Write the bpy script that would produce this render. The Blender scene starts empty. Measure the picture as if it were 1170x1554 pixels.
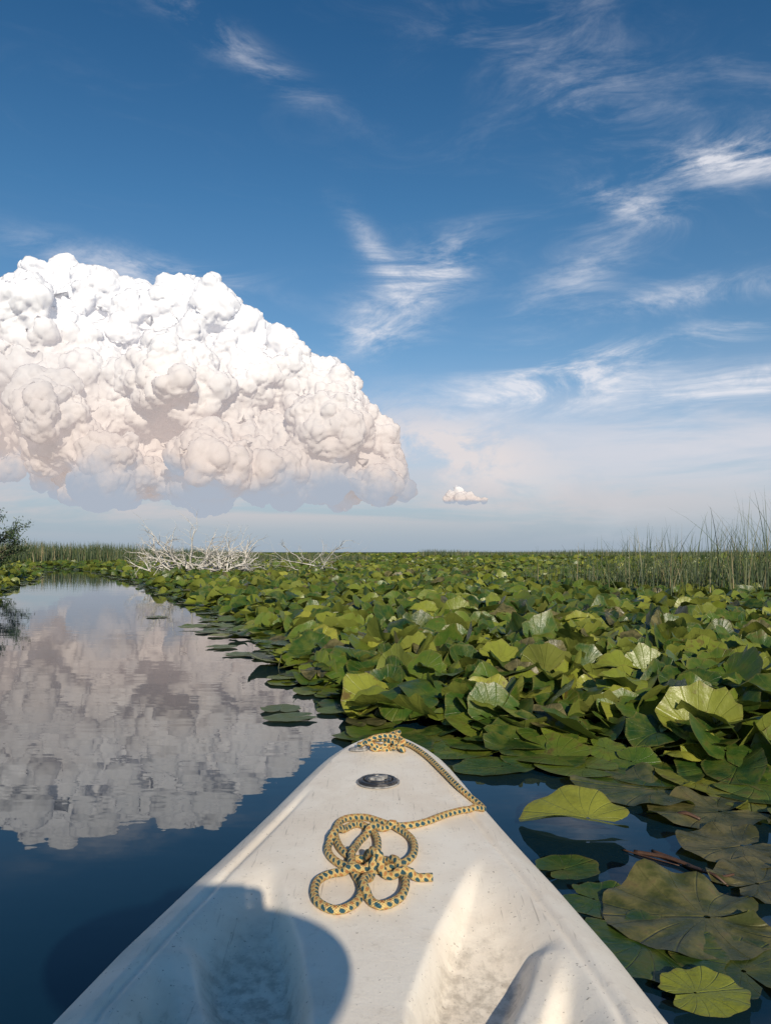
import bpy, math, random
import numpy as np
from mathutils import Vector, Matrix
random.seed(7); rng=np.random.default_rng(11)
scene=bpy.context.scene
SUN_EL=math.radians(23.5); SUN_AZ=math.radians(13.0)   # sun behind the paddler, a little to the right
H=0.95

# ------------------------------------------------------------------ helpers
def link(o,parent=None):
    scene.collection.objects.link(o)
    if parent: o.parent=parent
    return o
def empty(name):
    return link(bpy.data.objects.new(name,None))
def mesh_np(name,V,F,mat=None,smooth=True,uv=None,attr=None,parent=None):
    V=np.asarray(V,dtype=np.float32); F=np.asarray(F,dtype=np.int32)
    k=F.shape[1]; me=bpy.data.meshes.new(name)
    me.vertices.add(len(V)); me.vertices.foreach_set('co',V.ravel())
    me.loops.add(F.size); me.loops.foreach_set('vertex_index',F.ravel())
    me.polygons.add(len(F)); me.polygons.foreach_set('loop_start',np.arange(0,F.size,k,dtype=np.int32))
    me.polygons.foreach_set('loop_total',np.full(len(F),k,dtype=np.int32))
    me.polygons.foreach_set('use_smooth',np.full(len(F),smooth,dtype=bool))
    me.update(calc_edges=True)
    if uv is not None:
        l=me.uv_layers.new(name='UVMap'); l.data.foreach_set('uv',np.asarray(uv,dtype=np.float32)[F.ravel()].ravel())
    if attr is not None:
        a=me.attributes.new('rnd','FLOAT_COLOR','POINT'); a.data.foreach_set('color',np.asarray(attr,dtype=np.float32).ravel())
    me.validate()
    o=bpy.data.objects.new(name,me)
    if mat: me.materials.append(mat)
    return link(o,parent)
class Acc:
    def __init__(s): s.V=[];s.F=[];s.U=[];s.n=0
    def add(s,V,F,U=None):
        V=np.asarray(V);s.V.append(V);s.F.append(np.asarray(F)+s.n)
        s.U.append(np.zeros((len(V),2)) if U is None else U); s.n+=len(V)
    def make(s,name,mat,parent=None,smooth=True,attr=None):
        return mesh_np(name,np.vstack(s.V),np.vstack(s.F),mat,smooth,np.vstack(s.U),attr,parent)
def tube(P,R,sides=6,caps=True):
    P=np.asarray(P,float);n=len(P);R=np.broadcast_to(np.asarray(R,float),(n,)).copy()
    if caps:
        P=np.vstack([P[0],P,P[-1]]);R=np.concatenate([[1e-4],R,[1e-4]]);n+=2
    T=np.gradient(P,axis=0)
    if caps: T[0]=T[2];T[1]=T[2];T[-1]=T[-3];T[-2]=T[-3]
    T/=np.linalg.norm(T,axis=1)[:,None]+1e-12
    ref=np.array([0,0,1.0]) if abs(T[0][2])<.9 else np.array([1.0,0,0])
    N=np.cross(T[0],ref);N/=np.linalg.norm(N)
    V=[];U=[];L=0
    for i in range(n):
        N=N-T[i]*np.dot(N,T[i]);N/=np.linalg.norm(N)+1e-12;B=np.cross(T[i],N)
        if i: L+=np.linalg.norm(P[i]-P[i-1])
        a=np.linspace(0,2*math.pi,sides+1)
        V.append(P[i]+R[i]*(np.cos(a)[:,None]*N+np.sin(a)[:,None]*B))
        U.append(np.stack([a/(2*math.pi),np.full(sides+1,L)],1))
    s1=sides+1;F=[]
    for i in range(n-1):
        for j in range(sides): F.append((i*s1+j,i*s1+j+1,(i+1)*s1+j+1,(i+1)*s1+j))
    return np.vstack(V),np.array(F),np.vstack(U)
def sm(x): x=np.clip(x,0,1); return x*x*(3-2*x)

def mat_new(name):
    m=bpy.data.materials.new(name);m.use_nodes=True;nt=m.node_tree
    return m,nt,nt.nodes['Principled BSDF'],nt.nodes['Material Output']
class NB:
    def __init__(s,nt): s.nt=nt
    def n(s,t,**k):
        x=s.nt.nodes.new(t)
        for a,b in k.items(): setattr(x,a,b)
        return x
    def l(s,a,b): s.nt.links.new(a,b)
    def m(s,op,a,b=None,c=None,clamp=False):
        x=s.nt.nodes.new('ShaderNodeMath');x.operation=op;x.use_clamp=clamp
        for i,v in enumerate((a,b,c)):
            if v is None: continue
            if isinstance(v,(int,float)): x.inputs[i].default_value=v
            else: s.nt.links.new(v,x.inputs[i])
        return x.outputs[0]
    def ss(s,x,a,b,lo=0.0,hi=1.0):
        r=s.nt.nodes.new('ShaderNodeMapRange');r.interpolation_type='SMOOTHSTEP'
        s.nt.links.new(x,r.inputs[0]);r.inputs[1].default_value=a;r.inputs[2].default_value=b
        r.inputs[3].default_value=lo;r.inputs[4].default_value=hi
        return r.outputs[0]
    def mix(s,f,a,b,bt='MIX'):
        x=s.nt.nodes.new('ShaderNodeMix');x.data_type='RGBA';x.blend_type=bt
        for i,v in ((0,f),(6,a),(7,b)):
            if isinstance(v,(int,float)): x.inputs[i].default_value=v
            elif isinstance(v,tuple): x.inputs[i].default_value=(*v,1) if len(v)==3 else v
            else: s.nt.links.new(v,x.inputs[i])
        return x.outputs[2]
    def noise(s,vec,scale,detail=4,rough=.5,dist=0.0,out=0):
        x=s.nt.nodes.new('ShaderNodeTexNoise')
        if vec is not None: s.nt.links.new(vec,x.inputs['Vector'])
        x.inputs['Scale'].default_value=scale;x.inputs['Detail'].default_value=detail
        x.inputs['Roughness'].default_value=rough;x.inputs['Distortion'].default_value=dist
        return x.outputs[out]
    def mapping(s,vec,loc=(0,0,0),rot=(0,0,0),scale=(1,1,1)):
        x=s.nt.nodes.new('ShaderNodeMapping');s.nt.links.new(vec,x.inputs[0])
        x.inputs[1].default_value=loc;x.inputs[2].default_value=rot;x.inputs[3].default_value=scale
        return x.outputs[0]
    def ramp(s,f,stops):
        x=s.nt.nodes.new('ShaderNodeValToRGB');s.nt.links.new(f,x.inputs[0]);e=x.color_ramp.elements
        while len(e)<len(stops): e.new(.5)
        for i,(p,c) in enumerate(stops): e[i].position=p;e[i].color=(*c,1)
        return x.outputs[0]
    def bump(s,h,strength,dist,target=None,normal=None):
        x=s.nt.nodes.new('ShaderNodeBump');x.inputs['Strength'].default_value=strength;x.inputs['Distance'].default_value=dist
        s.nt.links.new(h,x.inputs['Height'])
        if normal: s.nt.links.new(normal,x.inputs['Normal'])
        if target: s.nt.links.new(x.outputs[0],target)
        return x.outputs[0]

# ------------------------------------------------------------------ world / sky
world=bpy.data.worlds.new('World');scene.world=world;world.use_nodes=True
nt=world.node_tree;nt.nodes.clear();b=NB(nt)
out=b.n('ShaderNodeOutputWorld');bg=b.n('ShaderNodeBackground');bg.inputs[1].default_value=0.10
sky=b.n('ShaderNodeTexSky');sky.sky_type='NISHITA';sky.sun_disc=False
sky.sun_elevation=SUN_EL;sky.sun_rotation=math.pi-SUN_AZ;sky.air_density=1.0;sky.dust_density=0.6;sky.ozone_density=2.0
tc=b.n('ShaderNodeTexCoord');sep=b.n('ShaderNodeSeparateXYZ');b.l(tc.outputs['Generated'],sep.inputs[0])
dx,dy,dz=sep.outputs
az=b.m('ARCTAN2',dx,dy);el=b.m('ARCSINE',dz)
comb=b.n('ShaderNodeCombineXYZ');b.l(az,comb.inputs[0]);b.l(el,comb.inputs[1]);ae=comb.outputs[0]
tint=b.ramp(el,[(0.0,(.70,.80,.94)),(.10,(.74,.85,.98)),(.25,(.65,.87,.98)),(.42,(.40,.76,.94)),(.62,(.24,.61,.84))])
skyc=b.mix(1.0,sky.outputs[0],tint,'MULTIPLY')
n1=b.noise(b.mapping(ae,rot=(0,0,math.radians(-24)),scale=(5,17,1)),1.0,7,.66,.9)
n2=b.noise(b.mapping(ae,loc=(3,1,0),rot=(0,0,math.radians(-38)),scale=(16,44,1)),1.0,5,.65,1.7)
n3=b.noise(b.mapping(ae,loc=(7,2,0),scale=(4,26,1)),1.0,6,.6,.5)
n4=b.noise(b.mapping(ae,loc=(1,5,0),scale=(13,24,1)),1.0,6,.62,.4)
def blob(a,e,sa,se,rot,amp):
    c,s_=math.cos(math.radians(rot)),math.sin(math.radians(rot))
    du=b.m('SUBTRACT',az,a);dv=b.m('SUBTRACT',el,e)
    u=b.m('DIVIDE',b.m('ADD',b.m('MULTIPLY',du,c),b.m('MULTIPLY',dv,s_)),sa)
    v=b.m('DIVIDE',b.m('SUBTRACT',b.m('MULTIPLY',dv,c),b.m('MULTIPLY',du,s_)),se)
    r=b.m('ADD',b.m('MULTIPLY',u,u),b.m('MULTIPLY',v,v))
    return b.m('MULTIPLY',b.m('EXPONENT',b.m('MULTIPLY',r,-1.0)),amp)
# azimuth, elevation (radians), extents, slant, density of each patch of cirrus
patches=[(.045,.335,.075,.030,25,1.8),(.00,.275,.06,.022,10,1.3),(-.01,.365,.05,.015,-50,.9),
 (.215,.205,.12,.032,5,2.0),(.44,.435,.085,.022,-5,1.7),(.25,.335,.11,.030,35,.55),(.31,.405,.06,.016,-20,.7),
 (-.20,.575,.12,.016,-22,.6),(.23,.55,.18,.06,-28,.38),(-.31,.335,.12,.018,-5,1.1),(.44,.19,.12,.024,8,1.5),
 (.38,.30,.13,.014,3,.9),(.36,.245,.14,.014,8,1.2)]
tot=None
for p in patches:
    q=blob(*p); tot=q if tot is None else b.m('ADD',tot,q)
wis=b.m('MULTIPLY',b.ss(n1,.38,.70),b.m('ADD',b.m('MULTIPLY',n2,1.5),.05))
cir=b.m('MULTIPLY',b.m('MULTIPLY',tot,wis),1.0,clamp=True)
cir=b.m('ADD',cir,b.m('MULTIPLY',b.ss(n1,.5,.8),b.ss(az,-.1,.5,.03,.17)))
bank=b.m('MULTIPLY',blob(.42,.125,.46,.068,0,1.0),b.ss(n3,.22,.60,.35,1.0))
trail=b.m('MULTIPLY',blob(.09,.125,.13,.045,-14,1.25),b.ss(n4,.36,.58,.15,1.0),clamp=True)
bank2=b.m('MULTIPLY',blob(-.50,.11,.55,.055,0,.85),b.ss(n3,.2,.65,.35,1.0))
strat=b.m('MULTIPLY',blob(-.20,.060,.75,.026,0,.9),b.ss(n3,.36,.58))
low=b.m('MULTIPLY',b.ss(el,.0,.16,1.0,0.0),.88)
skyc=b.mix(low,skyc,(3.45,4.25,5.25))
skyc=b.mix(b.m('MULTIPLY',bank,.84),skyc,(7.2,7.1,7.6))
skyc=b.mix(b.m('MULTIPLY',trail,.85),skyc,(8.4,7.6,7.4))
skyc=b.mix(bank2,skyc,(5.7,5.4,5.8))
skyc=b.mix(b.m('MULTIPLY',strat,.7),skyc,(6.9,6.0,5.9))
skyc=b.mix(b.m('MULTIPLY',cir,.8,clamp=True),skyc,(8.2,8.2,8.7))
b.l(skyc,bg.inputs[0]);b.l(bg.outputs[0],out.inputs[0])

sd=bpy.data.lights.new('sun','SUN');sd.energy=5.0;sd.angle=math.radians(.53);sd.color=(1.0,.885,.71)
so=link(bpy.data.objects.new('sun',sd))
sv=Vector((math.sin(SUN_AZ)*math.cos(SUN_EL),-math.cos(SUN_AZ)*math.cos(SUN_EL),math.sin(SUN_EL)))
so.rotation_euler=(-sv).to_track_quat('-Z','Y').to_euler();so.location=sv*50

# ------------------------------------------------------------------ cumulus
def ico(sub):
    import bmesh
    bm=bmesh.new();bmesh.ops.create_icosphere(bm,subdivisions=sub,radius=1.0)
    V=np.array([v.co[:] for v in bm.verts]);F=np.array([[v.index for v in f.verts] for f in bm.faces]);bm.free();return V,F
IV,IF=ico(3)
def cloud_material(name,z0,z1,nscale,namp,left):
    m,nt,pb,mo=mat_new(name);b=NB(nt)
    geo=b.n('ShaderNodeNewGeometry');sp=b.n('ShaderNodeSeparateXYZ');b.l(geo.outputs['Position'],sp.inputs[0])
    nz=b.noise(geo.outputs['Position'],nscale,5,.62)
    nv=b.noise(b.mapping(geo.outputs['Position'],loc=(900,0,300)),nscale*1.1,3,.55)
    hz=b.m('ADD',sp.outputs[2],b.m('MULTIPLY',b.m('SUBTRACT',nz,.5),namp))
    hf=b.ss(hz,z0,z1)
    col=b.ramp(hf,[(0.0,(.42,.385,.375)),(.45,(.50,.485,.49)),(1.0,(.60,.61,.645))])  # haze tint painted into the colour, warmer and darker towards the base
    ems=b.ramp(hf,[(0.0,(.29,.22,.20)),(.45,(.23,.195,.19)),(1.0,(.19,.19,.205))])  # painted glow standing in for light scattered inside the vapour
    ems=b.mix(b.ss(nv,.42,.66,0,.6),ems,(.10,.10,.12))  # noise dims the glow, painting grey shadow pockets into the cloud
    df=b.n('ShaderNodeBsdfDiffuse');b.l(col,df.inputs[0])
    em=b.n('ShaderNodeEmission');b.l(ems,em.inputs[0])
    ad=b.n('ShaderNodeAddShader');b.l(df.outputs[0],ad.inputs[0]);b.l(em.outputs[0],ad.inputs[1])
    # aerial haze painted onto the distant cloud as a glowing tint, thickest low down
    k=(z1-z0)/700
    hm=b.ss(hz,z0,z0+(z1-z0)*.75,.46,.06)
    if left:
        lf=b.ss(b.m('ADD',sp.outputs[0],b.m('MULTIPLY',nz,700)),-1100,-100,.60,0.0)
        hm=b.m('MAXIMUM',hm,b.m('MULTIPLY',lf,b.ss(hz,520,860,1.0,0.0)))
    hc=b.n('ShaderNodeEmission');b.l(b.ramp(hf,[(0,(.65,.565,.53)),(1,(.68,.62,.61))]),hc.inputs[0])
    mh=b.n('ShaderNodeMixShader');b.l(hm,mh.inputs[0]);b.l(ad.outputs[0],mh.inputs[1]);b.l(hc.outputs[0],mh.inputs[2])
    # ragged base painted in a glowing horizon-haze colour, so it seems to dissolve
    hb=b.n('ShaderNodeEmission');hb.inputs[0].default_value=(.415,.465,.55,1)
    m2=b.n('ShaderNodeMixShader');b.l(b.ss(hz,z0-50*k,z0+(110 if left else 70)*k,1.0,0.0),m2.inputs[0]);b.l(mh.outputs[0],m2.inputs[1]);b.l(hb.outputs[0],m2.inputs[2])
    tr=b.n('ShaderNodeBsdfTransparent');mx=b.n('ShaderNodeMixShader')
    lw=b.n('ShaderNodeLayerWeight');lw.inputs[0].default_value=.5
    edge=b.ss(lw.outputs['Facing'],.74,1.0,1.0,0.05)
    alpha=b.m('MAXIMUM',edge,geo.outputs['Backfacing'])
    b.l(alpha,mx.inputs[0]);b.l(tr.outputs[0],mx.inputs[1]);b.l(m2.outputs[0],mx.inputs[2]);b.l(mx.outputs[0],mo.inputs[0])
    return m
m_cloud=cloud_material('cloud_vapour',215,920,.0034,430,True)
m_cloud2=cloud_material('cloud_vapour_low',190,270,.03,16,False)
def cumulus(name,outline,base,D,rmin,rmax,count,voxel,disp,seed,mat):
    r=np.random.default_rng(seed)
    xs=np.array([p[0] for p in outline],float);zs=np.array([p[1] for p in outline],float)
    V=[];F=[];n=0
    dense=np.stack([np.interp(np.linspace(0,1,400),np.linspace(0,1,len(xs)),xs),np.interp(np.linspace(0,1,400),np.linspace(0,1,len(xs)),zs)],1)
    c=0;tries=0
    while c<count and tries<count*60:
        tries+=1
        x=r.uniform(xs[0],xs[-1]);h=np.interp(x,xs,zs)
        if h-base<rmin: continue
        z=base+(h-base)*r.uniform(0,1)**.8
        d=np.min(np.hypot(dense[:,0]-x,dense[:,1]-z))
        R=rmin+(rmax-rmin)*r.uniform(0,1)**1.6
        if d<R*.82: 
            R=d/.82
            if R<rmin*.7: continue
        zz=max(z,base+R*.6)
        # broad turrets and hollows on the face of the cloud
        rel=.55+.45*math.sin(x*.0105+1.2*math.sin(z*.006))*math.sin(z*.0125+x*.004)
        y=-min(d,rmax*3.0)*rel*r.uniform(.7,1.1)+r.uniform(-.7,.3)*R
        V.append(IV*R*np.array([1.05,1,.95])+np.array([x,y,zz]));F.append(IF+n);n+=len(IV);c+=1
    o=mesh_np(name,np.vstack(V),np.vstack(F),mat);o.location=(0,D,0)
    rm=o.modifiers.new('union','REMESH');rm.mode='VOXEL';rm.voxel_size=voxel;rm.use_smooth_shade=True
    for i,(size,st) in enumerate(disp):
        if size<0: # broad irregular swelling
            t=bpy.data.textures.new(name+'_b%d'%i,'CLOUDS');t.noise_scale=-size;t.noise_depth=2
            dm=o.modifiers.new('swell','DISPLACE');dm.texture=t;dm.strength=st;dm.mid_level=.5;dm.texture_coords='LOCAL';continue
        t=bpy.data.textures.new(name+'_v%d'%i,'VORONOI');t.noise_scale=size;t.distance_metric='DISTANCE_SQUARED';t.noise_intensity=1.0
        dm=o.modifiers.new('billow','DISPLACE');dm.texture=t;dm.strength=-st;dm.mid_level=.3;dm.texture_coords='LOCAL'
    t=bpy.data.textures.new(name+'_c','CLOUDS');t.noise_scale=disp[-1][0]*.7;t.noise_depth=4
    dm=o.modifiers.new('fray','DISPLACE');dm.texture=t;dm.strength=disp[-1][1]*1.5;dm.mid_level=.5;dm.texture_coords='LOCAL'
    return o
outline=[(-2500,190),(-2350,480),(-2100,760),(-1800,930),(-1500,1030),(-1400,1075),(-1270,1085),(-1140,1060),(-1010,1015),(-900,975),(-810,1015),
 (-705,1035),(-615,1005),(-575,955),(-510,930),(-485,880),(-410,855),(-360,800),(-295,750),(-215,735),(-165,685),(-115,615),(-60,525),(0,465),(50,350),(95,225),(100,190)]
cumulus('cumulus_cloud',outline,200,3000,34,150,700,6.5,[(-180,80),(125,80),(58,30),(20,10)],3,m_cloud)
cumulus('cumulus_cloud',[(200,185),(230,215),(265,255),(300,230),(345,215),(400,188)],185,2950,12,26,34,3.5,[(26,12),(12,5)],5,m_cloud2)

# ------------------------------------------------------------------ water
m_w,nt,pb,mo=mat_new('lake_water');b=NB(nt)
pb.inputs['Base Color'].default_value=(.003,.017,.032,1);pb.inputs['Roughness'].default_value=.006;pb.inputs['IOR'].default_value=1.42
tcn=b.n('ShaderNodeTexCoord');P=tcn.outputs['Object']
w1=b.noise(b.mapping(P,rot=(0,0,.15),scale=(1.2,3.0,1)),1.0,3,.5,.3)
w2=b.noise(b.mapping(P,rot=(0,0,-.2),scale=(4,11,1)),1.0,2,.5)
w3=b.noise(b.mapping(P,scale=(.15,.3,1)),1.0,2,.5)
hh=b.m('MULTIPLY',b.m('ADD',w1,b.m('MULTIPLY',w2,.14)),b.ss(w3,.35,.65,.35,1.0))
b.bump(hh,.30,.0066,pb.inputs['Normal'])
g=[-9000,-60,-8,8,60,9000]
V=[(x,y,0) for y in (-3000,-60,-6,6,60,400,12000) for x in g];k=len(g)
F=[(j*k+i,j*k+i+1,(j+1)*k+i+1,(j+1)*k+i) for j in range(6) for i in range(k-1)]
mesh_np('water',V,F,m_w,False)

# ------------------------------------------------------------------ water lilies
FIELD=np.array([(-13.5,34.7),(-10,27.5),(-7.5,22.7),(-5.8,18.8),(-4.6,16.1),(-3.3,12.8),(-2.75,11.2),(-2.1,9.0),(-1.35,7.8),(-1.05,6.6),(-.78,5.7),(-.40,4.85),(-.36,4.2),(-.02,3.95),
 (.36,3.65),(.70,3.33),(.96,3.09),(1.41,2.82),(2.2,2.5),(3.5,1.6),(6,0),(14,-3),(120,-3),(190,160),(-190,160),(-120,46),(-30,45),(-17.5,41)])
LBANK=np.array([(-7.6,15.2),(-9.6,21),(-11.9,26.5),(-15.0,34.7),(-19.5,41),(-60,43),(-60,12),(-14,8),(-8.6,11.5)])
def inside(poly,x,y):
    r=np.zeros(len(x),bool);n=len(poly)
    for i in range(n):
        x1,y1=poly[i];x2,y2=poly[(i+1)%n]
        c=((y1>y)!=(y2>y));xi=(x2-x1)*(y-y1)/((y2-y1) if y2!=y1 else 1e-9)+x1
        r^=(c&(x<xi))
    return r
def edist(poly,x,y):
    d=np.full(len(x),1e9);n=len(poly)
    for i in range(n):
        a=poly[i];c=poly[(i+1)%n]-a;t=np.clip(((x-a[0])*c[0]+(y-a[1])*c[1])/(c@c),0,1)
        d=np.minimum(d,np.hypot(x-a[0]-t*c[0],y-a[1]-t*c[1]))
    return d
def wob(x,y): return .18*np.sin(3.1*x+1.7*y)+.14*np.sin(5.3*x-4.1*y+1)+.1*np.sin(9*y+2)
m_leaf,nt,pb,mo=mat_new('lily_leaf');b=NB(nt)
at=b.n('ShaderNodeAttribute',attribute_name='rnd');sc=b.n('ShaderNodeSeparateColor');b.l(at.outputs['Color'],sc.inputs[0])
uvn=b.n('ShaderNodeUVMap');su=b.n('ShaderNodeSeparateXYZ');b.l(uvn.outputs[0],su.inputs[0])
th=b.m('MULTIPLY',b.m('SUBTRACT',su.outputs[0],.5),2*math.pi);rho=su.outputs[1]
ath=b.m('ABSOLUTE',th)
vein=b.m('ABSOLUTE',b.m('SINE',b.m('MULTIPLY',b.m('ADD',ath,b.m('MULTIPLY',rho,-.25)),8.5)))
vein=b.ss(vein,0.0,.20,1.0,0.0)
mid=b.ss(b.m('MULTIPLY',ath,rho),.0,.03,1.0,0.0)
vv=b.m('MAXIMUM',b.m('MULTIPLY',vein,.75),mid)
geo=b.n('ShaderNodeNewGeometry');bl=b.noise(geo.outputs['Position'],14,4,.6)
fine=b.noise(geo.outputs['Position'],90,2,.6)
base=b.ramp(sc.outputs[0],[(0.0,(.012,.038,.008)),(.26,(.024,.066,.011)),(.50,(.066,.118,.015)),(.76,(.165,.200,.024)),(1.0,(.30,.30,.045))])
base=b.mix(b.ss(bl,.35,.7,0,.50),base,(.14,.155,.018))
base=b.mix(b.m('MULTIPLY',vv,.24),base,(.18,.22,.05))
spot=b.m('MULTIPLY',b.ss(bl,.58,.68),sc.outputs[1])
base=b.mix(b.m('MULTIPLY',spot,.8),base,(.10,.055,.02))
rim=b.m('MULTIPLY',b.ss(rho,.9,1.0),b.ss(fine,.4,.6,.1,.6));base=b.mix(rim,base,(.16,.13,.04))
old=b.mix(b.ss(bl,.35,.65),(.045,.046,.018),(.19,.16,.070));old=b.mix(b.m('MULTIPLY',fine,.5),old,(.05,.035,.02))
base=b.mix(b.ss(sc.outputs[2],.4,1.0,0,.9),base,old)
base=b.mix(b.m('MULTIPLY',geo.outputs['Backfacing'],.75),base,(.20,.225,.045))
b.l(base,pb.inputs['Base Color'])
b.l(b.ss(bl,.3,.7,.33,.46),pb.inputs['Roughness'])
pb.inputs['Specular IOR Level'].default_value=.42
hgt=b.m('ADD',b.m('MULTIPLY',vv,-.6),b.m('MULTIPLY',b.m('ADD',bl,b.m('MULTIPLY',fine,.10)),1.4))
b.bump(hgt,.60,.008,pb.inputs['Normal'])
tl=b.n('ShaderNodeBsdfTranslucent');b.l(b.mix(.5,base,(.20,.27,.025)),tl.inputs[0])
mx=b.n('ShaderNodeMixShader');mx.inputs[0].default_value=.16
b.l(pb.outputs[0],mx.inputs[1]);b.l(tl.outputs[0],mx.inputs[2]);b.l(mx.outputs[0],mo.inputs[0])

def leaf_template(nt_,nr):
    th=np.linspace(-math.pi+.10,math.pi-.10,nt_);rh=np.linspace(0.04,1,nr)
    T,R=np.meshgrid(th,rh);F=[]
    for j in range(nr-1):
        for i in range(nt_-1): F.append((j*nt_+i,j*nt_+i+1,(j+1)*nt_+i+1,(j+1)*nt_+i))
    F=np.array(F)[:,::-1]
    return T.ravel(),R.ravel(),F
def leaves(name,x,y,h,L,tilt,yaw,roll,fold,droop,wave,rnd,lod,parent,lean=0.0):
    T,R,F=leaf_template(*lod);N=len(x);nv=len(T)
    c=lambda a:np.asarray(a,float)[:,None]
    ph=rng.uniform(0,6.28,N);ph2=rng.uniform(0,6.28,N);k1=rng.integers(3,6,N);k2=rng.integers(7,12,N)
    cs=(1+np.cos(T))/2
    rad=.40+.20*cs**1.5+.035*np.exp(-(T/.16)**2)
    rad=rad*(1-.42*sm((np.abs(T)-2.62)/.42))
    asp=rng.uniform(.80,1.04,N)
    r=c(L)*rad*R*(1+.035*np.sin(T*c(k2)+c(ph2))*R**2+.03*np.sin(T*c(k1)+c(ph))*R**2)
    lx=r*np.cos(T);ly=r*np.sin(T)*c(asp)
    q=lx/c(L);p=ly/c(L)
    lz=c(L)*(c(fold)*(np.sqrt(p*p+.004)-.063)*1.0-c(droop)*(q-.05)*np.abs(q-.05)*1.5*(q>0)+c(wave)*R**2.2*(np.sin(T*c(k1)+c(ph))*.6+.45*np.sin(T*c(k2)+c(ph2))))
    curl=rng.uniform(-1.1,1.3,N)*np.clip(fold*3+.2,0,1)
    lz+=c(L)*c(curl)*p*p*.9*np.sign(p)*np.where(rng.random(N)<.6,1,0)[:,None]
    ct,st=np.cos(c(tilt)),np.sin(c(tilt));X=lx*ct-lz*st;Z=lx*st+lz*ct;Y=ly
    cr,sr=np.cos(c(roll)),np.sin(c(roll));Y,Z=Y*cr-Z*sr,Y*sr+Z*cr
    cy,sy=np.cos(c(yaw)),np.sin(c(yaw));X,Y=X*cy-Y*sy,X*sy+Y*cy
    # blades turn towards the sun in the south
    la=np.broadcast_to(np.asarray(lean,float),(N,));cl_,sl_=np.cos(c(la)),np.sin(c(la));Y,Z=Y*cl_-Z*sl_,Y*sl_+Z*cl_
    fl=rng.uniform(.004,.014,N)
    Z=np.maximum(Z+c(h),c(fl)+.004*R)
    V=np.stack([X+c(x),Y+c(y),Z],2).reshape(-1,3)
    FF=(F[None]+(np.arange(N)*nv)[:,None,None]).reshape(-1,4)
    uv=np.tile(np.stack([T/(2*math.pi)+.5,R],1),(N,1))
    at=np.repeat(np.concatenate([rnd,np.ones((N,1))],1),nv,axis=0)
    return mesh_np(name,V,FF,m_leaf,True,uv,at,parent)
lily=empty('water_lily_field')
def scatter(poly,y0,y1,sp,half,size,lod,name,stems=False):
    ys=np.arange(y0,y1,sp);xs=np.arange(-half(y1),half(y1),sp)
    X,Y=np.meshgrid(xs,ys);X=X.ravel()+rng.uniform(-.5,.5,X.size)*sp*1.1;Y=Y.ravel()+rng.uniform(-.5,.5,Y.size)*sp*1.1
    k=(np.abs(X)<np.vectorize(half)(Y))&inside(poly,X,Y);X=X[k];Y=Y[k]
    e=edist(poly,X,Y)+wob(X,Y)*np.minimum(1,Y/6);k=e>0;X,Y,e=X[k],Y[k],e[k];N=len(X)
    if N==0: return
    up=sm((e-.12)/.50)
    keep=(rng.random(N)<.45+.55*up);X,Y,e,up=X[keep],Y[keep],e[keep],up[keep];N=len(X)
    h=up*(.02+.17*rng.random(N)**1.3+.055*(1+np.sin(X*1.3+.7*Y)*np.sin(Y*.9)))*(.55+.45*sm((e-.2)/1.2))+.012
    h=np.maximum(h,.012)
    L=rng.uniform(size[0],size[1],N)*np.where(rng.random(N)<.25,.68,1.0)
    tilt=up*rng.normal(.05,.38,N);roll=up*rng.normal(0,.36,N);lean=up*rng.normal(.16,.24,N)
    yaw=rng.uniform(0,2*math.pi,N)
    fold=up*rng.uniform(-.15,.9,N)+(1-up)*rng.uniform(0,.05,N);droop=up*rng.uniform(-.3,1.1,N);wave=.010+.075*up*rng.random(N)
    rn=np.clip(rng.beta(1.25,1.65,N)+.08*np.sin(X*.8)*np.sin(Y*.5),0,1)
    rnd=np.stack([rn,rng.random(N)**2.2,(rng.random(N)<.05)*1.0+(1-up)*.75*rng.random(N)],1)
    leaves(name,X,Y,h,L,tilt,yaw,roll,fold,droop,wave,rnd,lod,lily,lean)
    if stems:
        A=Acc()
        for i in np.where((h>.05)&(rng.random(N)<.5))[0]:
            p0=np.array([X[i]+rng.uniform(-.08,.08),Y[i]+rng.uniform(-.08,.08),-.02]);p1=np.array([X[i],Y[i],h[i]-.003])
            t=np.linspace(0,1,4)[:,None];mid=np.array([0,0,.02])
            v,f,u=tube(p0*(1-t)+p1*t+mid*t*(1-t),.0045,5,False);A.add(v,f,u)
        A.make('stems',m_stem,lily)
m_stem,nt,pb,mo=mat_new('lily_stem');b=NB(nt)
gp=b.n('ShaderNodeNewGeometry');b.l(b.mix(b.noise(gp.outputs[0],20),(.03,.05,.012),(.07,.065,.02)),pb.inputs['Base Color']);pb.inputs['Roughness'].default_value=.5
scatter(FIELD,-2,9,.118,lambda y:max(4.5,.75*y+2.5),(.21,.40),(31,7),'leaves_near',True)
scatter(FIELD,9,28,.165,lambda y:.62*y+3,(.22,.38),(15,4),'leaves_mid')
scatter(FIELD,28,60,.30,lambda y:.6*y+4,(.32,.50),(9,3),'leaves_far')
scatter(FIELD,60,150,.8,lambda y:.6*y+4,(.7,1.0),(7,2),'leaves_distant')
scatter(LBANK,9,45,.22,lambda y:.75*y+6,(.22,.38),(13,4),'leaves_left_bank')

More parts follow.
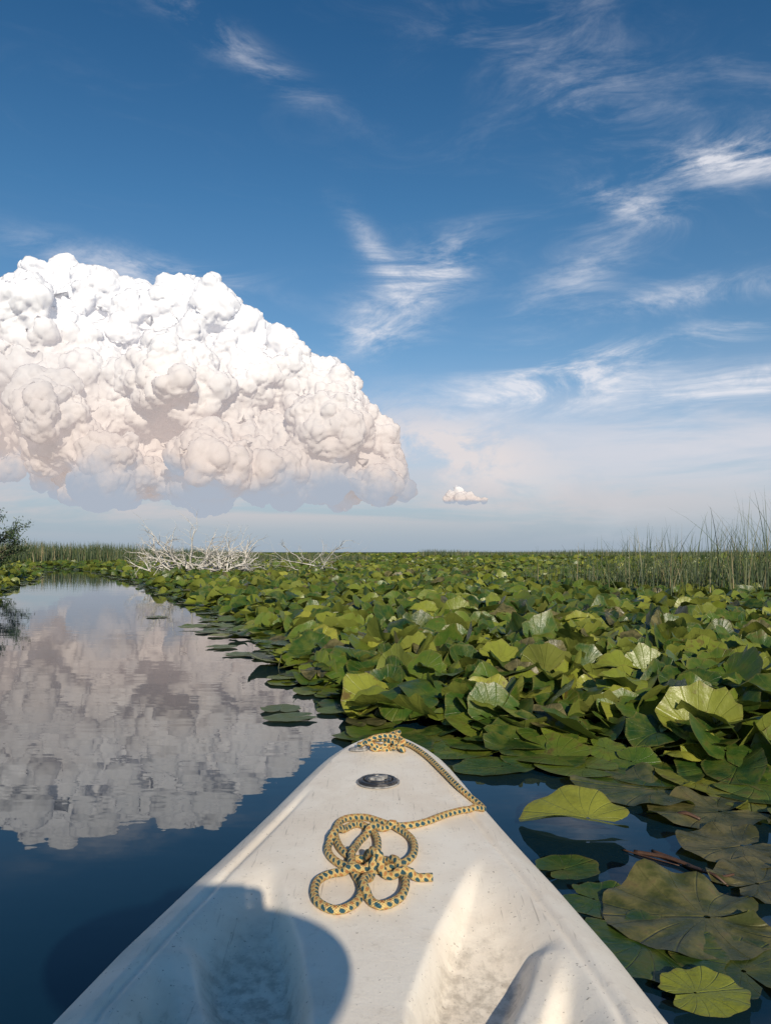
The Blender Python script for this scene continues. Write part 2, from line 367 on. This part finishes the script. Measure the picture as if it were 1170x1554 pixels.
# single floating pads near the hull: x, y, length, yaw(deg), tone, brown, old, rise
pads=[(.51,3.36,.37,200,.35,.2,.0,0),(.30,3.62,.42,20,.5,.3,.3,0),(-.02,3.9,.40,170,.45,.3,.1,0),(.05,3.68,.46,100,.25,.2,.2,0),(.69,2.62,.37,165,.92,.1,0,.03),
 (.52,2.27,.20,30,.30,.3,.3,0),(.56,2.08,.22,-40,.25,.3,.4,0),(.62,1.86,.36,-70,.20,.3,.5,-.0),(.82,1.96,.44,175,.55,.9,.85,.008),(1.13,2.44,.34,200,.6,.9,1.,.006),
 (1.20,2.76,.44,190,.55,.8,.9,.006),(1.06,3.02,.50,170,.5,.7,.8,.005),(1.04,2.16,.30,20,.55,.9,1.,.006),(.65,1.62,.19,10,.85,.7,.1,.01),(1.35,2.2,.4,120,.5,.8,.9,.008),
 (1.5,2.62,.38,60,.5,.6,.6,.01),(.86,3.3,.36,150,.6,.6,.5,.01),(1.25,1.8,.36,80,.5,.8,.9,.01),(1.0,1.6,.3,200,.3,.4,.8,.0),(1.45,3.05,.42,-20,.5,.5,.5,.02),(.80,1.72,.3,100,.1,.3,.6,0),
 (-.62,4.55,.24,90,.4,.5,.5,0),(-1.35,7.0,.34,0,.5,.5,.5,0),(-1.62,7.5,.3,50,.5,.5,.4,0),(-2.4,9.4,.34,0,.6,.4,.2,.02),(-3.3,11.0,.34,0,.5,.5,.5,0),(-.5,4.35,.3,200,.4,.4,.4,0)]
pa=np.array(pads)
leaves('floating_pads',pa[:,0],pa[:,1],pa[:,7]+.01,pa[:,2],np.where(pa[:,7]>.02,.10,0.0),np.radians(pa[:,3]),np.zeros(len(pa)),np.where(pa[:,7]>.02,.35,.03),np.where(pa[:,7]>.02,.3,0),
 np.where(pa[:,6]>.7,.065,.014),pa[:,4:7],(61,14),lily)

# ------------------------------------------------------------------ marsh + far shore
m_marsh,nt,pb,mo=mat_new('marsh_green');b=NB(nt)
gp=b.n('ShaderNodeNewGeometry');nn=b.noise(b.mapping(gp.outputs[0],scale=(.25,.8,1)),1,8,.7)
b.l(b.ramp(nn,[(.3,(.012,.028,.010)),(.5,(.035,.060,.016)),(.7,(.09,.12,.04))]),pb.inputs['Base Color']);pb.inputs['Roughness'].default_value=.8
nx,ny=160,60;xs=np.linspace(-420,420,nx);ys=np.linspace(135,420,ny);X,Y=np.meshgrid(xs,ys)
Z=.22+.06*rng.random(X.shape);Z[0]=-.1;Z[-1]=-.1;Z[:,0]=-.1;Z[:,-1]=-.1
F=[(j*nx+i,j*nx+i+1,(j+1)*nx+i+1,(j+1)*nx+i) for j in range(ny-1) for i in range(nx-1)]
mesh_np('marsh_ground',np.stack([X,Y,Z],2).reshape(-1,3),F,m_marsh,False)

def blades(name,x,y,z0,h,w,lean,mat,seg=5,parent=None):
    N=len(x);t=np.linspace(0,1,seg+1);a=rng.uniform(0,6.28,N);fa=rng.uniform(-.8,.8,N)
    cx=x[:,None]+lean[:,None]*np.cos(a)[:,None]*(t**2)[None]*h[:,None];cy=y[:,None]+lean[:,None]*np.sin(a)[:,None]*(t**2)[None]*h[:,None]
    cz=z0[:,None]+h[:,None]*(t-.25*np.minimum(lean,1.2)[:,None]*t**3)
    ww=w[:,None]*(1-t**1.5*.92)[None]
    L=np.stack([cx-ww*np.cos(fa)[:,None],cy-ww*np.sin(fa)[:,None],cz],2);R=np.stack([cx+ww*np.cos(fa)[:,None],cy+ww*np.sin(fa)[:,None],cz],2)
    V=np.stack([L,R],2).reshape(-1,3);s=2*(seg+1)
    f=np.array([(2*i,2*i+1,2*i+3,2*i+2) for i in range(seg)]);F=(f[None]+(np.arange(N)*s)[:,None,None]).reshape(-1,4)
    r=rng.random(N);at=np.repeat(np.stack([r,rng.random(N),r,np.ones(N)],1),s,axis=0)
    return mesh_np(name,V,F,mat,False,None,at,parent)
m_reed,nt,pb,mo=mat_new('reed');b=NB(nt)
at=b.n('ShaderNodeAttribute',attribute_name='rnd');sc=b.n('ShaderNodeSeparateColor');b.l(at.outputs['Color'],sc.inputs[0])
b.l(b.ramp(sc.outputs[0],[(0,(.014,.030,.010)),(.5,(.030,.055,.016)),(.85,(.07,.09,.03)),(1,(.20,.16,.08))]),pb.inputs['Base Color']);pb.inputs['Roughness'].default_value=.6
def right(n,x0,x1,y0,y1,h0,h1,pw):
    u=rng.random(n)**pw;x=x0+(x1-x0)*u;y=rng.uniform(y0,y1,n)
    h=(h0+(h1-h0)*u)*rng.uniform(.55,1.05,n);return x,y,h
X1=[right(330,4.2,9.5,12.5,16.5,1.3,2.3,.7),right(1100,5.0,12,14,20,1.0,1.45,.8),right(130,5.2,9,12.5,15,1.8,2.5,.7),right(200,3.2,6,14,18,1.0,1.5,.8),right(700,3.4,12,15,21,.70,1.05,.9)]
x=np.concatenate([q[0] for q in X1]);y=np.concatenate([q[1] for q in X1]);h=np.concatenate([q[2] for q in X1])
blades('reeds',x,y,np.zeros(len(x)),h,rng.uniform(.006,.011,len(x)),np.abs(rng.normal(0,.34,len(x))),m_reed,7)
x=rng.uniform(-62,-1,16000);y=rng.uniform(47,60,16000)+.02*x
h=(.70+.90*sm((-x-2)/26))*rng.uniform(.75,1.1,16000)*(1+.10*np.sin(x*.9)+.07*np.sin(x*2.3))
x2=rng.uniform(4,110,9000);y2=rng.uniform(75,95,9000);h2=rng.uniform(.85,1.15,9000)*(1+.10*np.sin(x2*.35))
x=np.concatenate([x,x2]);y=np.concatenate([y,y2]);h=np.concatenate([h,h2])
blades('distant_reeds',x,y,np.zeros(len(x)),h,rng.uniform(.018,.035,len(x)),np.abs(rng.normal(0,.2,len(x))),m_reed,3)

# ------------------------------------------------------------------ driftwood
m_dw,nt,pb,mo=mat_new('bleached_wood');b=NB(nt)
gp=b.n('ShaderNodeNewGeometry');nn=b.noise(b.mapping(gp.outputs[0],scale=(6,6,18)),1,6,.6)
b.l(b.ramp(nn,[(.3,(.26,.23,.20)),(.5,(.52,.49,.45)),(.7,(.68,.65,.61))]),pb.inputs['Base Color']);pb.inputs['Roughness'].default_value=.8
def branch(A,p,d,L,r,depth,rr,droop=.0):
    n=6;P=[p.copy()];q=p.copy();dd=d/np.linalg.norm(d)
    for i in range(n):
        dd=dd+np.array([rr.gauss(0,.22),rr.gauss(0,.22),rr.gauss(0,.15)-droop]);dd/=np.linalg.norm(dd);q=q+dd*L/n;P.append(q.copy())
        if depth>0 and i>0 and rr.random()<.75:
            nd=dd+np.array([rr.gauss(0,.7),rr.gauss(0,.7),rr.gauss(.1,.5)]);branch(A,q,nd,L*rr.uniform(.35,.6),r*(1-i/(n+2))*.6,depth-1,rr,droop)
    v,f,u=tube(P,np.linspace(r,r*.25,n+1),5);A.add(v,f,u)
def snag(cx,cy,wid,hgt,n,seed,z=.3,r=.03):
    rr=random.Random(seed);A=Acc()
    for i in range(n):
        u=rr.uniform(-.5,.5);p=np.array([cx+u*wid,cy+rr.uniform(-.8,.8),z+rr.uniform(-.3,.1)])
        d=np.array([rr.uniform(-1,1),rr.uniform(-.6,.6),rr.uniform(.1,.8)])
        branch(A,p,d,hgt*rr.uniform(.6,1.2)*(1-.7*abs(u)),rr.uniform(.5,1)*r,2,rr,.06)
    return A.make('dead_branches',m_dw)
snag(-6.1,25,3.0,1.5,70,2,.40,.045)
snag(-2.5,27,1.1,1.6,12,9,.45,.030)
snag(8.2,13.5,2.6,.7,9,14,.25,.018)

# ------------------------------------------------------------------ shrub on the left bank
m_sl,nt,pb,mo=mat_new('shrub_leaf');b=NB(nt)
at=b.n('ShaderNodeAttribute',attribute_name='rnd');sc=b.n('ShaderNodeSeparateColor');b.l(at.outputs['Color'],sc.inputs[0])
b.l(b.ramp(sc.outputs[0],[(0,(.012,.028,.010)),(.6,(.035,.065,.02)),(1,(.08,.11,.04))]),pb.inputs['Base Color']);pb.inputs['Roughness'].default_value=.5
m_bark,nt,pb,mo=mat_new('bark');b=NB(nt)
gp=b.n('ShaderNodeNewGeometry');b.l(b.mix(b.noise(gp.outputs[0],25,5),(.05,.04,.03),(.14,.12,.09)),pb.inputs['Base Color']);pb.inputs['Roughness'].default_value=.9
shrub=empty('shrub')
A=Acc();rr=random.Random(5);cs=[]
def limb(p,d,L,r,dep):
    n=5;P=[p.copy()];q=p.copy();dd=d/np.linalg.norm(d)
    for i in range(n):
        dd=dd+np.array([rr.gauss(0,.18),rr.gauss(0,.18),rr.gauss(.03,.1)]);dd/=np.linalg.norm(dd);q=q+dd*L/n;P.append(q.copy())
        if dep<2: cs.append(q.copy())
        if dep>0 and i>=1: limb(q,dd+np.array([rr.gauss(0,.7),rr.gauss(0,.7),rr.gauss(0,.4)]),L*.5,r*.5,dep-1)
    v,f,u=tube(P,np.linspace(r,r*.3,n+1),5);A.add(v,f,u)
for i in range(8): limb(np.array([-11.75+rr.uniform(-.6,.3),22+rr.uniform(-.5,.5),0.0]),np.array([rr.uniform(-.5,.5),rr.uniform(-.4,.4),1.0]),rr.uniform(1.1,1.8),.035,2)
A.make('limbs',m_bark,shrub)
C=np.array(cs);C=np.repeat(C,14,axis=0)+rng.normal(0,.07,(len(C)*14,3));N=len(C)
u=rng.normal(0,1,(N,3));u/=np.linalg.norm(u,axis=1)[:,None];v=np.cross(u,rng.normal(0,1,(N,3)));v/=np.linalg.norm(v,axis=1)[:,None]
Vv=np.stack([C-u*.045,C+v*.014,C+u*.045,C-v*.014],1).reshape(-1,3);F=np.arange(N*4).reshape(-1,4)
r_=rng.random(N);mesh_np('foliage',Vv,F,m_sl,False,None,np.repeat(np.stack([r_,r_,r_,np.ones(N)],1),4,axis=0),shrub)

# ------------------------------------------------------------------ kayak
WT=np.array([(-1.40,.0),(-1.38,.04),(-1.32,.09),(-1.15,.17),(-.9,.26),(-.5,.36),(0,.41),(.5,.435),(1.06,.430),(1.25,.404),(1.5,.357),(1.7,.314),(1.9,.270),(2.1,.228),(2.22,.202),(2.30,.182),(2.36,.161),(2.41,.134),(2.44,.109),(2.465,.078),(2.48,.048),(2.49,.0)])
def wf(Y): return np.interp(Y,WT[:,0],WT[:,1])
def axis(Y): return -.060+.024*Y
def deck(xp,Y):
    a=np.abs(xp);w=np.maximum(wf(Y),1e-4);s=np.clip(a/w,0,1)
    z=.285+.022*sm((Y-1.6)/.8)+.040*np.sqrt(np.clip((w-a)/.060,0,1))+.016*(1-s*s)*sm((Y-1.2)/.6)
    z-=.006*np.exp(-((a-(w-.078))/.008)**2)*sm((2.0-Y)/.2)
    ai=np.interp(Y,[.8,1.06,1.24,1.48,1.62],[.050,.075,.115,.185,.235]);ao=w-.080
    well=sm((a-ai+.012)/.036)*sm((ao-a)/.11)*sm((1.60-Y)/.50)*sm((Y-.78)/.06)
    d=.072*well
    p0=np.array([.290,1.20]);p1=np.array([.190,.97]);c=p1-p0;t=np.clip(((a-p0[0])*c[0]+(Y-p0[1])*c[1])/(c@c),0,1)
    dist=np.hypot(a-p0[0]-t*c[0],Y-p0[1]-t*c[1]);brace=1-sm((dist-.010)/.046)
    d=d*(1-.62*brace)
    cock=sm((w-.09-a)/.06)*sm((.74-Y)/.08)*sm((Y+.72)/.10);d=np.maximum(d,cock*.15)
    return z-d
m_k,nt,pb,mo=mat_new('white_polyethylene');b=NB(nt)
tcn=b.n('ShaderNodeTexCoord');P=tcn.outputs['Object']
g1=b.noise(P,5,7,.65,.4);g2=b.noise(P,38,5,.7);g3=b.noise(b.mapping(P,rot=(0,0,.5),scale=(160,9,9)),1,3,.6);g4=b.noise(P,160,2,.5)
base=b.mix(b.ss(g1,.35,.70,0,.8),(.90,.82,.71),(.75,.65,.54))
base=b.mix(b.ss(g2,.57,.76,0,.45),base,(.42,.36,.28))
base=b.mix(b.m('MULTIPLY',b.ss(g3,.60,.72),b.ss(g1,.45,.6,0,.55)),base,(.33,.28,.23))
base=b.mix(b.m('MULTIPLY',b.ss(g4,.67,.75),.7),base,(.20,.16,.12))
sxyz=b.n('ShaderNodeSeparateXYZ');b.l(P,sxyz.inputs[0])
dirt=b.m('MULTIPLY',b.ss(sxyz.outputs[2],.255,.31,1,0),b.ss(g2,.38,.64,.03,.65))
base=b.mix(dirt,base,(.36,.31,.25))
b.l(base,pb.inputs['Base Color']);b.l(b.ss(g1,.3,.7,.36,.58),pb.inputs['Roughness'])
hs=b.m('ADD',b.m('MULTIPLY',g2,.5),b.m('ADD',b.m('MULTIPLY',g3,.35),b.m('MULTIPLY',g4,.3)));b.bump(hs,.45,.0025,pb.inputs['Normal'])
kayak=empty('kayak')
Ys=np.concatenate([np.linspace(-1.40,-1.2,16),np.linspace(-1.19,.7,70),np.linspace(.705,2.24,300),2.49-.24*(1-np.linspace(0,1,60)[1:])**2])
S=np.sin(np.linspace(-1,1,241)*math.pi/2);nh=28
rows=[]
for Y in Ys:
    w=float(wf(Y));xp=S*w
    z=deck(xp,np.full_like(xp,Y));top=np.stack([xp+axis(Y),np.full_like(xp,Y),z],1)
    a=np.linspace(0,math.pi,nh+2)[1:-1]
    ze=.285+.022*float(sm(np.array((Y-1.6)/.8)))
    dep=(ze+.09)*float(np.sqrt(np.clip(min((2.50-Y)/.25,(Y+1.42)/.25),.05,1)))
    x=w*np.sign(np.cos(a))*np.abs(np.cos(a))**.55*(1+.03*np.sin(np.clip(a*3,0,math.pi)));zz=ze-dep*np.sin(a)**.8
    bot=np.stack([x+axis(Y),Y-.12*sm((Y-2.0)/.5)*(ze-zz)/.4,zz],1)
    rows.append(np.vstack([top,bot]))
V=np.vstack(rows);n=len(rows[0]);R_=len(rows)
F=[(i*n+j,i*n+(j+1)%n,(i+1)*n+(j+1)%n,(i+1)*n+j) for i in range(R_-1) for j in range(n)]
hull=mesh_np('hull',V,F,m_k,True,parent=kayak)

m_bk,nt,pb,mo=mat_new('black_plastic');b=NB(nt)
tcn=b.n('ShaderNodeTexCoord');nn=b.noise(tcn.outputs['Object'],60,4,.6);b.l(b.mix(b.ss(nn,.5,.7),(.022,.022,.025),(.12,.11,.105)),pb.inputs['Base Color']);pb.inputs['Roughness'].default_value=.38
m_gy,nt,pb,mo=mat_new('grey_plastic');b=NB(nt)
tcn=b.n('ShaderNodeTexCoord');nn=b.noise(tcn.outputs['Object'],60,4,.6);b.l(b.mix(b.ss(nn,.4,.7),(.16,.16,.165),(.38,.36,.34)),pb.inputs['Base Color']);pb.inputs['Roughness'].default_value=.45
def lathe(prof,seg=48):
    V=[];F=[]
    for r,z in prof:
        for i in range(seg): a=2*math.pi*i/seg;V.append((r*math.cos(a),r*math.sin(a),z))
    for j in range(len(prof)-1):
        for i in range(seg): F.append((j*seg+i,j*seg+(i+1)%seg,(j+1)*seg+(i+1)%seg,(j+1)*seg+i))
    return np.array(V),np.array(F)
def surf(x,y): return float(deck(np.array([x-axis(y)]),np.array([y]))[0])
px,py=-.019,1.99;pz=surf(px,py)
plug=Acc()
V,F=lathe([(.0001,.001),(.050,.001),(.050,.006),(.047,.009),(.040,.009),(.038,.004),(.036,.004),(.035,.010),(.033,.012),(.026,.012),(.024,.006),(.0001,.006)])
plug.add(V,F);plug.make('drain_plug',m_bk,kayak,smooth=False).location=(px,py,pz)
grip=Acc()
for k,(L,W) in enumerate(((.027,.0055),(.012,.012))):
    a=.5;pr=[(-L,-W),(L,-W),(L,W),(-L,W)];c,s_=math.cos(a),math.sin(a);z0,z1=(.008,.0165) if k==0 else (.007,.0145)
    vb=[(x*c-y*s_,x*s_+y*c,z0) for x,y in pr]+[(x*c*.93-y*s_*.8,x*s_*.93+y*c*.8,z1) for x,y in pr]
    grip.add(np.array(vb),np.array([(4,5,6,7),(0,1,5,4),(1,2,6,5),(2,3,7,6),(3,0,4,7)]))
grip.make('plug_grip',m_gy,kayak,smooth=False).location=(px,py,pz)
A=Acc()
V,F=lathe([(.051,.0005),(.056,.0005),(.056,.003),(.051,.003)]);A.add(V,F)
A.make('plug_gasket',m_gy,kayak).location=(px,py,pz)
# bow pad-eye (saddle)
A=Acc();by=2.28;bx=axis(by)-.022;bz=surf(bx,by)
t=np.linspace(0,math.pi,14);P=np.stack([bx-.040*np.cos(t),np.full(14,by),bz-.004+.026*np.sin(t)],1);v,f,u=tube(P,.006,8);A.add(v,f,u)
for sx in (-1,1):
    V,F=lathe([(.0001,.001),(.020,.001),(.020,.006),(.016,.008),(.006,.008),(.0055,.011),(.0001,.0115)],20);V=V*np.array([1.4,1.0,1])+np.array([bx+sx*.052,by,surf(bx+sx*.052,by)]);A.add(V,F)
A.make('bow_pad_eye',m_gy,kayak)

# ------------------------------------------------------------------ rope
RP=np.array([(-.02,2.28),(.02,2.33),(.07,2.31),(.115,2.21),(.150,2.09),(.190,1.945),(.230,1.865),(.222,1.832),(.143,1.765),(.080,1.703),(.021,1.685),(-.044,1.731),(-.096,1.719),(-.108,1.645),(-.086,1.556),(-.052,1.517),(-.018,1.556),(-.024,1.645),(-.062,1.695),(-.096,1.650),(-.118,1.573),(-.094,1.505),(-.045,1.472),(.010,1.480),(.052,1.530),(.056,1.610),(.021,1.672),(-.025,1.655),(-.058,1.590),(-.066,1.492),(-.044,1.405),(-.052,1.345),(-.085,1.318),(-.122,1.355),(-.126,1.425),(-.094,1.460),(-.045,1.452),(-.010,1.490),(-.028,1.440),(-.040,1.385),(-.011,1.335),(.027,1.366),(.036,1.440),(.008,1.505),(-.035,1.515),(-.012,1.455),(.043,1.440),(.088,1.442)])
def catmull(P,k=12):
    P=np.vstack([2*P[0]-P[1],P,2*P[-1]-P[-2]]);o=[]
    for i in range(1,len(P)-2):
        for t in np.linspace(0,1,k,endpoint=False):
            a,b_,c,d=P[i-1],P[i],P[i+1],P[i+2];o.append(.5*((2*b_)+(-a+c)*t+(2*a-5*b_+4*c-d)*t*t+(-a+3*b_-3*c+d)*t**3))
    o.append(P[-2]);return np.array(o)
RR=.0080
C=catmull(RP);zd=np.array([surf(x,y) for x,y in C])+RR+.0005;z=zd.copy()
seg=np.concatenate([[0],np.cumsum(np.hypot(*np.diff(C,axis=0).T))])
for i in range(len(C)):
    near=(np.hypot(C[:i,0]-C[i,0],C[:i,1]-C[i,1])<.013)&(seg[:i]<seg[i]-.05)
    if near.any(): z[i]=max(z[i],min(z[:i][near].max()+.0135,zd[i]+.040))
ker=np.array([1,2,3,2,1])/9.
zp=z.copy()
for _ in range(2): zp=np.maximum(np.convolve(np.pad(zp,2,mode='edge'),ker,'valid'),zd)
z=np.maximum(zp,z-.003)
m_r,nt,pb,mo=mat_new('braided_rope');b=NB(nt)
uvn=b.n('ShaderNodeUVMap');su=b.n('ShaderNodeSeparateXYZ');b.l(uvn.outputs[0],su.inputs[0])
U=b.m('MULTIPLY',su.outputs[0],2*math.pi);VV=b.m('MULTIPLY',su.outputs[1],2*math.pi/.030)
s1=b.m('SINE',b.m('ADD',U,VV));s2=b.m('SINE',b.m('SUBTRACT',b.m('MULTIPLY',U,2),VV))
s3=b.m('SINE',b.m('ADD',b.m('MULTIPLY',U,4),b.m('MULTIPLY',VV,3)));s4=b.m('SINE',b.m('SUBTRACT',b.m('MULTIPLY',U,4),b.m('MULTIPLY',VV,3)))
br=b.m('MULTIPLY',s3,s4)
gp=b.n('ShaderNodeNewGeometry');nn=b.noise(gp.outputs[0],130,3,.6);nl=b.noise(gp.outputs[0],45,2,.5)
cl=b.mix(nn,(.50,.33,.09),(.72,.56,.27))
s12=b.m('ADD',b.m('MULTIPLY',s1,s2),b.m('MULTIPLY',b.m('SUBTRACT',nl,.5),1.3))
cl=b.mix(b.ss(s12,.22,.38),cl,(.010,.08,.11))
cl=b.mix(b.ss(s12,-.70,-.45,.85,0),cl,(.46,.18,.05))
cl=b.mix(b.ss(b.m('ABSOLUTE',br),.0,.12,.55,0),cl,(.16,.11,.05))
b.l(cl,pb.inputs['Base Color']);pb.inputs['Roughness'].default_value=.75
b.bump(b.m('ADD',b.m('ABSOLUTE',br),b.m('MULTIPLY',nn,.3)),.9,.0022,pb.inputs['Normal'])
A=Acc();v,f,u=tube(np.column_stack([C,z]),RR,12);A.add(v,f,u)
rope=empty('rope')
t=np.linspace(0,1,140)
kx=bx+.022+.044*np.cos(2*np.pi*3*t)*(1+.25*np.sin(2*np.pi*2*t));ky=by+.004+.026*np.sin(2*np.pi*3*t+.6);kz=bz+.022+.018*np.sin(2*np.pi*2*t+1)+.008*np.cos(2*np.pi*5*t)
v,f,u=tube(np.column_stack([kx,ky,kz]),RR,12);A.add(v,f,u)
kx=bx+.045+.034*np.cos(2*np.pi*2*t+2);ky=by-.002+.034*np.sin(2*np.pi*2*t);kz=bz+.020+.014*np.cos(2*np.pi*3*t)
v,f,u=tube(np.column_stack([kx,ky,kz]),RR,12);A.add(v,f,u)
v,f,u=tube(catmull(np.array([(bx+.03,by,bz+.03),(bx-.01,by-.012,bz+.034),(bx-.045,by-.010,bz+.018),(bx-.05,by+.015,bz+.012)]),8),RR,12);A.add(v,f,u)
A.make('braid',m_r,rope)

# floating brown stem
m_br,nt,pb,mo=mat_new('rotten_stem');b=NB(nt)
gp=b.n('ShaderNodeNewGeometry');b.l(b.mix(b.noise(gp.outputs[0],60,4),(.030,.014,.008),(.11,.055,.03)),pb.inputs['Base Color']);pb.inputs['Roughness'].default_value=.6
A=Acc()
for P,r in (([(.78,2.42,.004),(.86,2.36,.010),(.92,2.27,.012),(.95,2.2,.02),(.99,2.19,.03)],.007),([(.84,2.43,.004),(.90,2.33,.008),(.95,2.22,.012)],.005),([(.9,2.3,.01),(.93,2.19,.03),(.96,2.16,.01)],.006),([(.75,2.44,.003),(.8,2.38,.006),(.88,2.31,.006)],.003),([(1.02,2.72,.012),(1.05,2.70,.03),(1.09,2.67,.02)],.010)):
    C3=catmull(np.array(P),6);v,f,u=tube(C3,np.linspace(r,r*.5,len(C3)),7);A.add(v,f,u)
A.make('floating_stem',m_br)

# ------------------------------------------------------------------ paddler (sits behind the lens, casts the shadow on the bow)
pad=empty('kayaker')
def flat(name,c0,c1,sc_=30,rough=.7):
    m,nt,pb,mo=mat_new(name);b=NB(nt);t=b.n('ShaderNodeTexCoord');b.l(b.mix(b.noise(t.outputs['Object'],sc_,4),c0,c1),pb.inputs['Base Color']);pb.inputs['Roughness'].default_value=rough;return m
m_skin=flat('skin',(.42,.24,.16),(.50,.30,.21),20,.5);m_shirt=flat('shirt_cloth',(.10,.16,.24),(.13,.20,.29),50,.9);m_short=flat('shorts_cloth',(.05,.05,.06),(.08,.08,.09),50,.9)
m_straw=flat('straw',(.45,.33,.16),(.60,.46,.25),120,.8);m_hair=flat('hair',(.03,.018,.01),(.06,.035,.02),90,.6)
def skin(name,verts,edges,mat,root=0,sub=2):
    me=bpy.data.meshes.new(name);me.from_pydata([v[:3] for v in verts],edges,[]);o=link(bpy.data.objects.new(name,me),pad)
    bpy.context.view_layer.objects.active=o
    m=o.modifiers.new('skin','SKIN')
    for i,v in enumerate(verts): me.skin_vertices[0].data[i].radius=(v[3],v[4] if len(v)>4 else v[3])
    me.skin_vertices[0].data[root].use_root=True
    s=o.modifiers.new('sub','SUBSURF');s.levels=sub;s.render_levels=sub;me.materials.append(mat);m.use_smooth_shade=True
    return o
HX=.015
ax=HX
skin('torso_and_arms',[(ax,-.45,.24,.15,.12),(ax,-.46,.38,.14,.11),(ax,-.45,.52,.16,.12),(ax,-.43,.66,.17,.11),(ax,-.41,.75,.07,.07),
 (ax-.17,-.42,.69,.06),(ax-.25,-.28,.56,.048),(ax-.24,-.22,.56,.046),(ax+.17,-.42,.69,.06),(ax+.24,-.28,.56,.048),(ax+.23,-.22,.56,.046)],
 [(0,1),(1,2),(2,3),(3,4),(3,5),(5,6),(6,7),(3,8),(8,9),(9,10)],m_shirt)
skin('neck',[(ax,-.41,.72,.055),(ax+.005,-.39,.80,.052),(ax+.01,-.37,.86,.06)],[(0,1),(1,2)],m_skin)
for s_ in (-1,1):
    ex=ax+(.235 if s_>0 else -.245)
    hx=.0+s_*.075
    skin('forearm_right' if s_>0 else 'forearm_left',[(ex,-.24,.56,.042),(ex*.75+hx*.25,-.18,.66,.040),(hx*.8+ex*.2,-.09,.84,.026),(hx+s_*.02,-.06,.885,.030,.018),(hx+s_*.012,-.045,.93,.036,.016)],[(0,1),(1,2),(2,3),(3,4)],m_skin)
    for i,(zz,L) in enumerate(((.965,.07),(.948,.075),(.931,.07),(.914,.055))):
        skin('finger',[(hx+s_*.03,-.05,zz-.01,.009),(hx+s_*.030,-.028,zz,.0088),(hx+s_*.012,-.018,zz,.008),(hx-s_*(L-.055),-.022,zz,.007)],[(0,1),(1,2),(2,3)],m_skin,sub=1)
    skin('thumb',[(hx+s_*.018,-.055,.91,.012),(hx+s_*.008,-.06,.935,.010),(hx-s_*.012,-.052,.95,.009)],[(0,1),(1,2)],m_skin,sub=1)
    kx=ax+s_*.19
    skin('shorts_leg',[(ax,-.45,.25,.13),(ax+s_*.11,-.36,.25,.10),(ax+s_*.16,-.10,.40,.085)],[(0,1),(1,2)],m_short)
    skin('leg',[(ax+s_*.15,-.16,.37,.070),(kx,.06,.48,.058),(kx-s_*.0,.20,.40,.055),(kx-s_*.01,.46,.24,.036),(kx-s_*.01,.52,.215,.038),(kx,.60,.25,.030),(kx,.66,.28,.020)],[(0,1),(1,2),(2,3),(3,4),(4,5),(5,6)],m_skin)
V,F=ico(5);V=V.copy();V[:,0]*=.078;V[:,1]*=.098;V[:,2]*=.120
fr=np.clip(V[:,1]/.098,0,1);low=np.clip(-V[:,2]/.12,0,1);V[:,0]*=1-.35*low;V[:,1]*=1-.12*low*(1-fr)
gz=lambda x0,z0,sx,sz:np.exp(-((V[:,0]-x0)/sx)**2-((V[:,2]-z0)/sz)**2)*fr
V[:,1]+=.024*gz(0,-.022,.012,.020)+.008*gz(0,.022,.05,.010)-.010*gz(-.03,.002,.016,.012)-.010*gz(.03,.002,.016,.012)+.007*gz(0,-.062,.022,.006)+.006*gz(0,-.048,.022,.005)+.010*gz(0,-.10,.025,.02)
hc=np.array([HX,-.35,.925])
mesh_np('head',V+hc,F,m_skin,parent=pad)
E,EF=ico(3)
for s_ in (-1,1):
    mesh_np('ear',E*np.array([.010,.018,.032])+hc+np.array([s_*.079,-.008,-.005]),EF,m_skin,parent=pad)
V,F=ico(4);V=V*np.array([.084,.103,.118]);V[:,1]=np.where(V[:,2]<.03,np.minimum(V[:,1],.0),V[:,1]);mesh_np('hair',V+hc+np.array([0,-.012,.010]),F,m_hair,parent=pad)
V,F=lathe([(.0001,.105),(.05,.103),(.078,.09),(.090,.06),(.094,.012),(.10,.006),(.19,.0),(.285,-.010),(.289,-.014),(.19,-.006),(.10,.0),(.092,.004)],64)
a=np.arctan2(V[:,1],V[:,0]);V[:,2]+=.012*np.cos(2*a)*np.clip((np.hypot(V[:,0],V[:,1])-.1)/.13,0,1)
mesh_np('sun_hat',V+hc+np.array([-.01,-.01,.065]),F,m_straw,parent=pad)
ph=Acc();L,W,T=.078,.037,.0045
vb=np.array([(-L,-T,-W),(L,-T,-W),(L,T,-W),(-L,T,-W),(-L,-T,W),(L,-T,W),(L,T,W),(-L,T,W)])
ph.add(vb,np.array([(3,2,1,0),(4,5,6,7),(0,1,5,4),(1,2,6,5),(2,3,7,6),(3,0,4,7)]))
po=ph.make('phone',m_bk,pad,smooth=False);po.location=(0,-.03,.945);bv=po.modifiers.new('b','BEVEL');bv.width=.003;bv.segments=3

# ------------------------------------------------------------------ camera
cd=bpy.data.cameras.new('camera');cam=link(bpy.data.objects.new('camera',cd));scene.camera=cam
cam.location=(0,0,H);cam.rotation_euler=(math.radians(90),0,0)
cd.sensor_fit='HORIZONTAL';cd.sensor_width=36;cd.lens=36;cd.shift_y=59/1170;cd.clip_start=.01;cd.clip_end=30000
scene.view_settings.view_transform='Standard';scene.view_settings.look='None';scene.view_settings.exposure=0
